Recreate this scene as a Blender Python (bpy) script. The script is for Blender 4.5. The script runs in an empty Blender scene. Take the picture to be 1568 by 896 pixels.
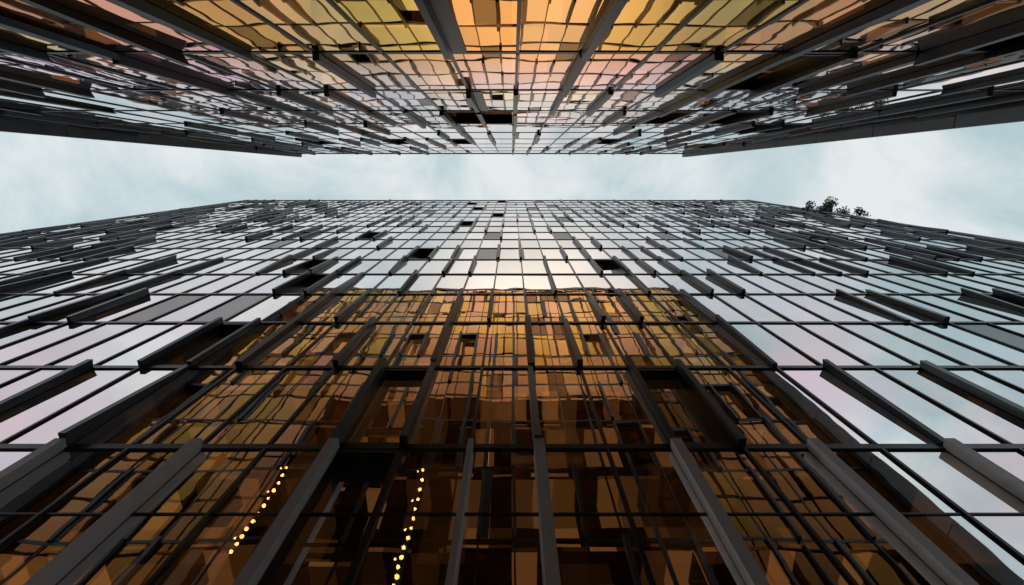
import bpy, math, random, bmesh
from mathutils import Matrix, Vector
R = random.Random(23)
scene = bpy.context.scene
scene.view_settings.view_transform = 'Standard'
scene.view_settings.look = 'None'
scene.view_settings.exposure = 0
CAMZ = 1.7

# ------------------------------------------------------------------ materials
def new_mat(name):
    m = bpy.data.materials.new(name); m.use_nodes = True
    nt = m.node_tree; nt.nodes.clear()
    return m, nt, nt.nodes, nt.links

def simple_mat(name, col, rough=0.5, metal=0.0, var=0.25, scale=1.5, bump=0.0):
    m, nt, N, L = new_mat(name)
    out = N.new('ShaderNodeOutputMaterial'); p = N.new('ShaderNodeBsdfPrincipled')
    tc = N.new('ShaderNodeTexCoord')
    n = N.new('ShaderNodeTexNoise'); n.inputs['Scale'].default_value = scale; n.inputs['Detail'].default_value = 6
    L.new(tc.outputs['Object'], n.inputs['Vector'])
    r = N.new('ShaderNodeMix'); r.data_type = 'RGBA'
    r.inputs[6].default_value = (*[c*(1-var) for c in col], 1); r.inputs[7].default_value = (*[min(1, c*(1+var)) for c in col], 1)
    L.new(n.outputs['Fac'], r.inputs[0]); L.new(r.outputs[2], p.inputs['Base Color'])
    p.inputs['Roughness'].default_value = rough; p.inputs['Metallic'].default_value = metal
    if bump:
        b = N.new('ShaderNodeBump'); b.inputs['Strength'].default_value = bump; b.inputs['Distance'].default_value = 0.02
        n2 = N.new('ShaderNodeTexNoise'); n2.inputs['Scale'].default_value = scale*12
        L.new(tc.outputs['Object'], n2.inputs['Vector']); L.new(n2.outputs['Fac'], b.inputs['Height']); L.new(b.outputs[0], p.inputs['Normal'])
    L.new(p.outputs[0], out.inputs[0])
    return m

def glow_wall_mat(name, strength):
    # dark interior walls; added warm emission in random bays lifts the dark reflections
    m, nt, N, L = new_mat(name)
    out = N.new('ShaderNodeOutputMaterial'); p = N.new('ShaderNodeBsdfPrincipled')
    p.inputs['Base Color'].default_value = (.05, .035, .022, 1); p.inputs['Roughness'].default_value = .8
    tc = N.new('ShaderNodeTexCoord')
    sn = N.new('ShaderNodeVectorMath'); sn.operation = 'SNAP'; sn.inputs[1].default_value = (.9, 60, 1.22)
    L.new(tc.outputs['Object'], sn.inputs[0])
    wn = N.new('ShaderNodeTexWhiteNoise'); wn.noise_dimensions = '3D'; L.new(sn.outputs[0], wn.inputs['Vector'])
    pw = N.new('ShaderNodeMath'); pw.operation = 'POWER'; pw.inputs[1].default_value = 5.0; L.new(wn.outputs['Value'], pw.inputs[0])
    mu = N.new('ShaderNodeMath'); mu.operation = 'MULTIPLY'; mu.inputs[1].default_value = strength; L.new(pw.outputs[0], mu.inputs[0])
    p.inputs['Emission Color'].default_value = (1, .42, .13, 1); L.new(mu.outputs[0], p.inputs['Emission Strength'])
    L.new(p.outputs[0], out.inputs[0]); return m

def glass_mat(name, col=None, ramp=None, trans=0.07, bump=.002):
    m, nt, N, L = new_mat(name)
    out = N.new('ShaderNodeOutputMaterial')
    g = N.new('ShaderNodeBsdfGlossy'); g.inputs['Roughness'].default_value = 0.01
    t = N.new('ShaderNodeBsdfTransparent'); t.inputs[0].default_value = (0.85, 0.75, 0.6, 1)
    mx = N.new('ShaderNodeMixShader'); mx.inputs[0].default_value = trans
    at = N.new('ShaderNodeAttribute'); at.attribute_name = 'tint'
    mul = N.new('ShaderNodeMix'); mul.data_type = 'RGBA'; mul.blend_type = 'MULTIPLY'; mul.inputs[0].default_value = 1
    L.new(at.outputs['Color'], mul.inputs[7])
    last = mul.outputs[2]
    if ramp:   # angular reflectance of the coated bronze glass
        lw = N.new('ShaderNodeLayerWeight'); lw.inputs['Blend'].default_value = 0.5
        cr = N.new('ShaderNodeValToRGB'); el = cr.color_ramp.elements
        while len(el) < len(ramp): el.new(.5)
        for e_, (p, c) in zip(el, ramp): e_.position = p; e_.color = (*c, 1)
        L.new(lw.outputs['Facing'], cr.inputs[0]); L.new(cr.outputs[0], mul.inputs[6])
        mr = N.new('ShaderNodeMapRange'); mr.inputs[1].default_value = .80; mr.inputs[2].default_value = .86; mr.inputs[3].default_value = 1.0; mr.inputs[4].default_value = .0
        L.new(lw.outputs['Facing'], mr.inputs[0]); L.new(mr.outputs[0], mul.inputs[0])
    else:
        mul.inputs[6].default_value = (*col, 1)
    L.new(last, g.inputs['Color'])
    tc = N.new('ShaderNodeTexCoord')
    n = N.new('ShaderNodeTexNoise'); n.inputs['Scale'].default_value = 1.1; n.inputs['Detail'].default_value = 0.6
    L.new(tc.outputs['Object'], n.inputs['Vector'])
    b = N.new('ShaderNodeBump'); b.inputs['Strength'].default_value = 1.0; b.inputs['Distance'].default_value = bump
    L.new(n.outputs['Fac'], b.inputs['Height']); L.new(b.outputs[0], g.inputs['Normal'])
    L.new(g.outputs[0], mx.inputs[1]); L.new(t.outputs[0], mx.inputs[2]); L.new(mx.outputs[0], out.inputs[0])
    return m

M_GLASS = glass_mat('silver_glass', (0.90, 0.895, 0.90), trans=.05, bump=.0022)
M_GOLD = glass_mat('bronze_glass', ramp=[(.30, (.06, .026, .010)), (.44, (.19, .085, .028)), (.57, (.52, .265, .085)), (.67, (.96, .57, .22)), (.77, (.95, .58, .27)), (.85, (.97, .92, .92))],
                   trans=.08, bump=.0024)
M_FRAME = simple_mat('dark_frame', (0.018, 0.025, 0.032), 0.35, 0.3)
M_FIN = simple_mat('slate_fin', (0.046, 0.061, 0.074), 0.38, 0.25, 0.4, 2.0)
M_PIL = simple_mat('grey_aluminium', (0.46, 0.46, 0.475), 0.5, 0.1, 0.2, 3.0)
M_CONC = simple_mat('grey_cladding', (0.19, 0.215, 0.24), 0.7, 0, 0.3, 0.6, 0.3)
M_INT = glow_wall_mat('dim_glow_interior', .6)
M_INT2 = glow_wall_mat('warm_glow_interior', 2.0)
M_ROOF = simple_mat('roof_gravel', (0.2, 0.2, 0.2), 0.9, 0, 0.3, 4, 0.3)
M_PAVE = simple_mat('paving', (0.16, 0.155, 0.15), 0.85, 0, 0.3, 1.0, 0.4)
M_GROUND = simple_mat('asphalt', (0.05, 0.05, 0.052), 0.9, 0, 0.3, 0.6, 0.4)
M_BARK = simple_mat('bark', (0.07, 0.05, 0.035), 0.9, 0, 0.4, 6, 0.6)
M_LEAF = simple_mat('leaf', (0.045, 0.075, 0.04), 0.6, 0, 0.5, 1.2)
M_BULB, nt, N, L = new_mat('warm_bulb')
e = N.new('ShaderNodeEmission'); e.inputs[0].default_value = (1, 0.50, 0.16, 1); e.inputs[1].default_value = 48
o = N.new('ShaderNodeOutputMaterial'); L.new(e.outputs[0], o.inputs[0])

# ------------------------------------------------------------------ mesh helper
class MB:
    def __init__(s): s.v = []; s.f = []; s.t = []
    def box8(s, p, T):
        b = len(s.v); s.v += [T(*q) for q in p]
        s.f += [(b+a, b+c, b+d, b+e_) for a, c, d, e_ in ((0,1,2,3),(7,6,5,4),(0,4,5,1),(1,5,6,2),(2,6,7,3),(3,7,4,0))]
    def box(s, u0, u1, h0, h1, w0, w1, T):
        s.box8([(u0,h0,w0),(u1,h0,w0),(u1,h1,w0),(u0,h1,w0),(u0,h0,w1),(u1,h0,w1),(u1,h1,w1),(u0,h1,w1)], T)
    def obj(s, name, mat, parent=None, smooth=False, fixn=True):
        me = bpy.data.meshes.new(name); me.from_pydata([tuple(q) for q in s.v], [], s.f)
        if s.t:
            a = me.color_attributes.new('tint', 'FLOAT_COLOR', 'POINT')
            a.data.foreach_set('color', [c for t in s.t for c in (*t, 1.0)])
        me.materials.append(mat)
        if fixn:
            bm = bmesh.new(); bm.from_mesh(me); bmesh.ops.recalc_face_normals(bm, faces=bm.faces); bm.to_mesh(me); bm.free()
        if smooth: me.polygons.foreach_set('use_smooth', [True]*len(me.polygons))
        ob = bpy.data.objects.new(name, me); scene.collection.objects.link(ob)
        if parent: ob.parent = parent
        return ob

def empty(name, loc=(0,0,0)):
    e = bpy.data.objects.new(name, None); scene.collection.objects.link(e); return e

def pane(mb, u0, u1, h0, h1, w, T, tint, nx=4, ny=6, bowmax=0.0026, tiltmax=0.0022):
    bow = R.uniform(-bowmax, bowmax*0.6); tx = R.gauss(0, tiltmax); ty = R.gauss(0, tiltmax*0.6)
    b = len(mb.v)
    for j in range(ny+1):
        for i in range(nx+1):
            a = i/nx; c = j/ny
            ww = w + bow*(1-(2*a-1)**2)*(1-(2*c-1)**4) + tx*(a-.5)*(u1-u0) + ty*(c-.5)*(h1-h0)
            mb.v.append(T(u0+(u1-u0)*a, h0+(h1-h0)*c, ww)); mb.t.append(tint)
    for j in range(ny):
        for i in range(nx):
            q = b+j*(nx+1)+i
            mb.f.append((q, q+1, q+nx+2, q+nx+1))

def fin(mb, u, h0, h1, wid, db, dt, T, skew=0.0, rise=0.14):
    a = u-wid/2; b = u+wid/2; s = skew
    mb.box8([(a,h0+.04,0.012),(b,h0+.04,0.012),(b+s*.4,h0+.04,db),(a+s*.4,h0+.04,db),
             (a,h1-.02,0.012),(b,h1-.02,0.012),(b+s,h1+rise,dt),(a+s,h1+rise,dt)], T)

def facade(name, T, ku0, pitch, k0, k1, levels, glass, prob, finspec, recess, gold=False, depth=18.0,
           pil_levels=(), trans_levels=(), proj=.04, fd=(.16, .30), fw=(.11, .17), interior=None, prec=.04, endw=.45,
           th=.065, mw=.026, taper=0.0):
    par = empty(name)
    G, FR, FN, PL, RV = MB(), MB(), MB(), MB(), MB()
    uA = ku0+pitch*k0; uB = ku0+pitch*k1
    nl = len(levels)
    for s, (h0, h1) in enumerate(levels):
        sc = 1 - taper*s/nl
        FR.box(uA, uB, h0-th, h0+th, -0.12, proj-.008, T)
        rec_this = {k for (ss, k) in recess if ss == s}
        explicit = finspec.get(s)
        finset = set()
        for k in range(k0, k1+1):
            if explicit and explicit[0] <= k <= explicit[1]: on = k in explicit[2]
            else: on = R.random() < prob
            if on: finset.add(k)
        for k in range(k0, k1):
            u0 = ku0+pitch*k; u1 = u0+pitch
            inexp = explicit and explicit[0] <= k <= explicit[1]
            r = k in rec_this or (not inexp and R.random() < prec)
            v = R.uniform(0.82, 1.0)
            if gold:
                tint = (v, v*R.uniform(.84, 1.06), v*R.uniform(.6, 1.4))
            else:
                tint = (v*R.uniform(.98, 1.02), v, v*R.uniform(.98, 1.03))
            if R.random() < 0.03 and not inexp: tint = tuple(c*0.35 for c in tint)
            if r:
                d = R.uniform(.22, .32)
                pane(G, u0+.1, u1-.1, h0+.1, h1-.12, -d, T, tint)
                RV.box(u0+.034, u0+.09, h0+.08, h1-.08, -d-.02, 0.03, T)
                RV.box(u1-.09, u1-.034, h0+.08, h1-.08, -d-.02, 0.03, T)
                RV.box(u0+.09, u1-.09, h1-.2, h1-.08, -d-.02, 0.03, T)
                RV.box(u0+.09, u1-.09, h0+.08, h0+.14, -d-.02, 0.03, T)
                if not inexp:
                    finset.add(k)
                    if R.random() < .7: finset.add(k+1)
            else:
                pane(G, u0, u1, h0+.05, h1-.05, 0.0, T, tint)
                if not inexp and k in finset and R.random() < 0.25:
                    FN.box(u0+.034, u0+R.uniform(.2, .34), h0+.08, h1-.08, 0.008, 0.03, T)
            if s in trans_levels:
                hm = (h0+h1)/2+.05
                FR.box(u0+.034, u1-.034, hm-.018, hm+.018, -.03, .02, T)
        for k in range(k0, k1+1):
            u = ku0+pitch*k
            FR.box(u-mw, u+mw, h0+th, h1-th, -0.10, proj, T)
            if k in finset:
                if s in pil_levels:
                    fin(PL, u, h0, h1, .10 if k == -1 else .2, .20, .22, T, 0, .0)
                else:
                    dt = R.uniform(*fd)*sc; db = R.uniform(fd[0]*.6, fd[1]*.8)*sc
                    if R.random() < .25: db, dt = dt, db
                    fin(FN, u, h0, h1, R.uniform(*fw), db, dt, T, R.uniform(-.05, .05), R.uniform(.02, .16) if s < nl-1 else 0)
    hT = levels[-1][1]; hB = levels[0][0]
    FR.box(uA, uB, hT-.07, hT+.3, -0.3, proj+.02, T)
    G.obj('glass_panes', glass, par, smooth=True, fixn=False)
    FR.obj('window_frames', M_FRAME, par); FN.obj('projecting_fins', M_FIN, par)
    if PL.f: PL.obj('pilasters', M_PIL, par)
    RV.obj('window_reveals', M_FRAME, par)
    B = MB()
    B.box(uA, uB, hB, hT-.1, -depth, -1.8, T)
    for (h0, h1) in levels: B.box(uA+.1, uB-.1, h0-.12, h0+.12, -1.79, -.45, T)
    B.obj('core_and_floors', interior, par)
    S = MB()
    S.box(uA-endw, uA-.034, hB, hT+.3, -depth, 0.10, T); S.box(uB+.034, uB+endw, hB, hT+.3, -depth, 0.10, T)
    S.obj('end_walls', M_CONC, par)
    Rf = MB(); Rf.box(uA, uB, hT-.095, hT+.1, -depth, -.31, T); Rf.obj('roof', M_ROOF, par)
    return par, uA, uB

# ------------------------------------------------------------------ tower A
D1 = 5.4; ST = 3.65
TA = lambda u, h, w: (u, D1-w, h+CAMZ)
lvA = [(-1.7, .54), (.54, 4.19)] + [(4.19+ST*i, 4.19+ST*(i+1)) for i in range(18)]
finsA = {2: (-10, 9, {-9, -7, -5, -3, -1, 0, 2, 4, 6, 8}),
         3: (-10, 9, {-9, -7, -3, -2, 0, 2, 3, 6, 8}),
         4: (-5, 4, {-4, -2, 0, 1}),
         5: (-4, 4, {-2, -1, 2, 3})}
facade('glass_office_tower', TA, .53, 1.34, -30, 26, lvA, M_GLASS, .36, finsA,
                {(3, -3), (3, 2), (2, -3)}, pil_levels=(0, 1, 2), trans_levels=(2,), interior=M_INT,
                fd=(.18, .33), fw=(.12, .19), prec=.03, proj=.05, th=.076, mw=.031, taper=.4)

# ------------------------------------------------------------------ tower B (leans over the street by 2 deg)
D2 = 2.3
rot = Matrix.Rotation(math.radians(-2.0), 4, 'X')
def TB(u, h, w):
    p = rot @ Vector((u, -D2+w, h)); return (p.x, p.y, p.z+CAMZ)
lvB = [(-1.7+.0, 1.97-.0)] + [(1.97+ST*i, 1.97+ST*(i+1)) for i in range(11)]
HT = lvB[-1][1]
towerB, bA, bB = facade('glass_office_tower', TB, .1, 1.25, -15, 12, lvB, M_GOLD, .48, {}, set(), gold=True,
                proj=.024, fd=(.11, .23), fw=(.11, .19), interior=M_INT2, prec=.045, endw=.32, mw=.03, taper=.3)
P = MB()
hs = [lv[0] for lv in lvB] + [HT+.3]
def dep(h): return .30 + (HT-h)*.010
for a, b in zip(hs[:-1], hs[1:]):
    a2 = a+.02; b2 = b-.02
    for (x0, x1) in ((bA-.33, bA-.04), (bB+.04, bB+.33)):
        P.box8([(x0,a2,.11),(x1,a2,.11),(x1,a2,dep(a2)),(x0,a2,dep(a2)),(x0,b2,.11),(x1,b2,.11),(x1,b2,dep(b2)),(x0,b2,dep(b2))], TB)
P.obj('corner_blades', M_CONC, towerB)

# ------------------------------------------------------------------ terrace wing with tree
W = MB(); TW = lambda u, h, w: (u, D1-w, h+CAMZ)
wing = empty('terrace_wing_building')
W.box(35.9, 42, -1.7, 50, -18, -1.2, TW); W.obj('walls', M_CONC, wing)
W2 = MB()
for i in range(13):
    for j in range(4):
        W2.box(36.5+j*1.4, 37.4+j*1.4, 1.5+i*3.65, 3.6+i*3.65, -1.2, -1.16, TW)
W2.obj('windows', M_FRAME, wing)
W3 = MB(); W3.box(35.9, 42, 50, 50.9, -1.4, -1.2, TW); W3.obj('parapet', M_CONC, wing)

tree = empty('tree')
tb = Vector((37.2, 7.0, 50+CAMZ))
def limb(mb, a, b, r0, r1, n=7):
    d = (b-a).normalized(); x = d.orthogonal().normalized(); y = d.cross(x); base = len(mb.v)
    for p, r in ((a, r0), (b, r1)):
        for i in range(n):
            an = 2*math.pi*i/n; mb.v.append(p + x*math.cos(an)*r + y*math.sin(an)*r)
    for i in range(n):
        j = (i+1) % n; mb.f.append((base+i, base+j, base+n+j, base+n+i))
TR = MB(); top = tb+Vector((0,0,3)); limb(TR, tb, top, .25, .17)
LV = MB()
for i in range(80):
    an = R.uniform(0, 6.28); rr = 3.4*R.random()**.5; z = R.uniform(3.2, 7.0)
    c = tb + Vector((math.cos(an)*rr, math.sin(an)*rr*.85, z - rr*.25))
    mid = top.lerp(c, .5)+Vector((R.uniform(-.2,.2), R.uniform(-.2,.2), .2))
    limb(TR, top, mid, .09, .05, 5); limb(TR, mid, c, .05, .015, 5)
    cr = R.uniform(.45, .85)
    for q in range(150):
        d = Vector((R.gauss(0,1), R.gauss(0,1), R.gauss(0,.8))).normalized()*cr*R.random()**.45
        p = c+d; n = Vector((R.gauss(0,1), R.gauss(0,1), R.gauss(0,1))).normalized()
        x = n.orthogonal().normalized()*R.uniform(.08, .15); y = n.cross(x).normalized()*R.uniform(.05, .1); b = len(LV.v)
        LV.v += [p-x, p-y, p+x, p+y]; LV.f.append((b, b+1, b+2, b+3))
TR.obj('trunk_and_limbs', M_BARK, tree); LV.obj('foliage', M_LEAF, tree, fixn=False)

# ------------------------------------------------------------------ string lights behind the lobby glass
def string(ur0, ur1, n, ya, yb, wob):
    par = empty('string_lights'); bm = bmesh.new(); d = 5.72; C = MB(); prev = None
    for i in range(n):
        t = i/(n-1); y = ya+(yb-ya)*t
        al = math.atan((y-448)/700)+math.radians(15.79)
        h = d/math.tan(al); u = -(ur0+(ur1-ur0)*t)*d + wob*math.sin(t*5)+R.uniform(-.015, .015)
        p = Vector((u, d, h+CAMZ))
        bmesh.ops.create_icosphere(bm, subdivisions=2, radius=R.uniform(.024, .036), matrix=Matrix.Translation(p))
        if i % 3 == 0:
            bmesh.ops.create_icosphere(bm, subdivisions=2, radius=.02, matrix=Matrix.Translation(p+Vector((-.09, 0, -.03))))
        if prev is not None: limb(C, prev+Vector((0,.03,0)), p+Vector((0,.03,0)), .006, .006, 5)
        prev = p
    me = bpy.data.meshes.new('bulbs'); bm.to_mesh(me); bm.free(); me.materials.append(M_BULB)
    ob = bpy.data.objects.new('bulbs', me); scene.collection.objects.link(ob); ob.parent = par
    C.obj('cable', M_FRAME, par)
string(.77, .745, 12, 716, 845, .03)
string(.30, .285, 13, 720, 898, .03)

# ------------------------------------------------------------------ ground
g = MB(); I = lambda x, y, z: (x, y, z)
g.v = [(-3000,-3000,0),(3000,-3000,0),(3000,3000,0),(-3000,3000,0)]; g.f = [(0,1,2,3)]
g.obj('ground', M_GROUND, fixn=False)
g = MB(); g.box(-60, 60, -2.2, 5.3, .004, .03, I); g.obj('pavement', M_PAVE)

# ------------------------------------------------------------------ world
w = bpy.data.worlds.new('World'); scene.world = w; w.use_nodes = True
N = w.node_tree.nodes; L = w.node_tree.links; N.clear()
out = N.new('ShaderNodeOutputWorld')
sky = N.new('ShaderNodeTexSky'); sky.sky_type = 'NISHITA'; sky.sun_disc = False
sky.sun_elevation = math.radians(22); sky.sun_rotation = math.radians(-90)
b1 = N.new('ShaderNodeBackground'); b1.inputs[1].default_value = 0.1; L.new(sky.outputs[0], b1.inputs[0])
tc = N.new('ShaderNodeTexCoord')
n1 = N.new('ShaderNodeTexNoise'); n1.inputs['Scale'].default_value = 3.4; n1.inputs['Detail'].default_value = 8; n1.inputs['Roughness'].default_value = .58; n1.inputs['Distortion'].default_value = .4
n2 = N.new('ShaderNodeTexNoise'); n2.inputs['Scale'].default_value = 2.6; n2.inputs['Detail'].default_value = 4
L.new(tc.outputs['Generated'], n1.inputs['Vector'])
mp = N.new('ShaderNodeMapping'); mp.inputs['Location'].default_value = (4.2, 1.3, 2.2)
L.new(tc.outputs['Generated'], mp.inputs[0]); L.new(mp.outputs[0], n2.inputs['Vector'])
r1 = N.new('ShaderNodeMapRange'); r1.inputs[1].default_value = .38; r1.inputs[2].default_value = .60
L.new(n1.outputs['Fac'], r1.inputs[0])
r2 = N.new('ShaderNodeMapRange'); r2.inputs[1].default_value = .42; r2.inputs[2].default_value = .58
L.new(n2.outputs['Fac'], r2.inputs[0])
sep = N.new('ShaderNodeSeparateXYZ'); L.new(tc.outputs['Generated'], sep.inputs[0])
el = N.new('ShaderNodeMapRange'); el.inputs[1].default_value = -.12; el.inputs[2].default_value = -.38
L.new(sep.outputs['Y'], el.inputs[0])
pk = N.new('ShaderNodeMath'); pk.operation = 'MULTIPLY'; L.new(el.outputs[0], pk.inputs[0]); L.new(r2.outputs[0], pk.inputs[1])
A = N.new('ShaderNodeMix'); A.data_type = 'RGBA'; A.inputs[6].default_value = (.48, .635, .67, 1); A.inputs[7].default_value = (.84, .88, .89, 1)
L.new(r1.outputs[0], A.inputs[0])
Bm = N.new('ShaderNodeMix'); Bm.data_type = 'RGBA'; L.new(pk.outputs[0], Bm.inputs[0]); L.new(A.outputs[2], Bm.inputs[6]); Bm.inputs[7].default_value = (.78, .63, .70, 1)
# warm bright sky patch, out of view, added to brighten the gold reflections
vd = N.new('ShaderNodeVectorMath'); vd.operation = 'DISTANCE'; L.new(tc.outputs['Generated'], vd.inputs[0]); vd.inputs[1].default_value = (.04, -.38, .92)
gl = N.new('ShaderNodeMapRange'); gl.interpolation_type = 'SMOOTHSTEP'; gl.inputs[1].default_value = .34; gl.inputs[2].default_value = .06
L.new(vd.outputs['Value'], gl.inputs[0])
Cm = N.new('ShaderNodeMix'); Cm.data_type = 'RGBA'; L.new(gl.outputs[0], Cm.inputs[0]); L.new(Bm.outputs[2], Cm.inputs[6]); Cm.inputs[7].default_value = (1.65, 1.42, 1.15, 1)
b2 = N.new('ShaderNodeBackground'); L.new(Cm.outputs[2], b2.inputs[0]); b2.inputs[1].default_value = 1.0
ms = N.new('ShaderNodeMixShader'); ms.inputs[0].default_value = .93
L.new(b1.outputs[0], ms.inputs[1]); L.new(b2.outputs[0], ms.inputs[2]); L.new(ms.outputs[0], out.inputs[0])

sd = bpy.data.lights.new('sun', 'SUN'); sd.energy = .5; sd.angle = math.radians(12); sd.color = (1, .93, .86)
so = bpy.data.objects.new('sun', sd); scene.collection.objects.link(so)
v = Vector((-math.cos(math.radians(22)), 0, math.sin(math.radians(22))))
so.rotation_euler = v.to_track_quat('Z', 'Y').to_euler()

# ------------------------------------------------------------------ camera
t = math.radians(15.79); c, s = math.cos(t), math.sin(t)
cd = bpy.data.cameras.new('camera'); cam = bpy.data.objects.new('camera', cd); scene.collection.objects.link(cam)
cd.sensor_width = 36; cd.lens = 16.07; cd.clip_end = 6000; cd.clip_start = .05
cam.matrix_world = Matrix(((1,0,0,0),(0,-c,-s,0),(0,s,-c,CAMZ),(0,0,0,1)))
scene.camera = cam
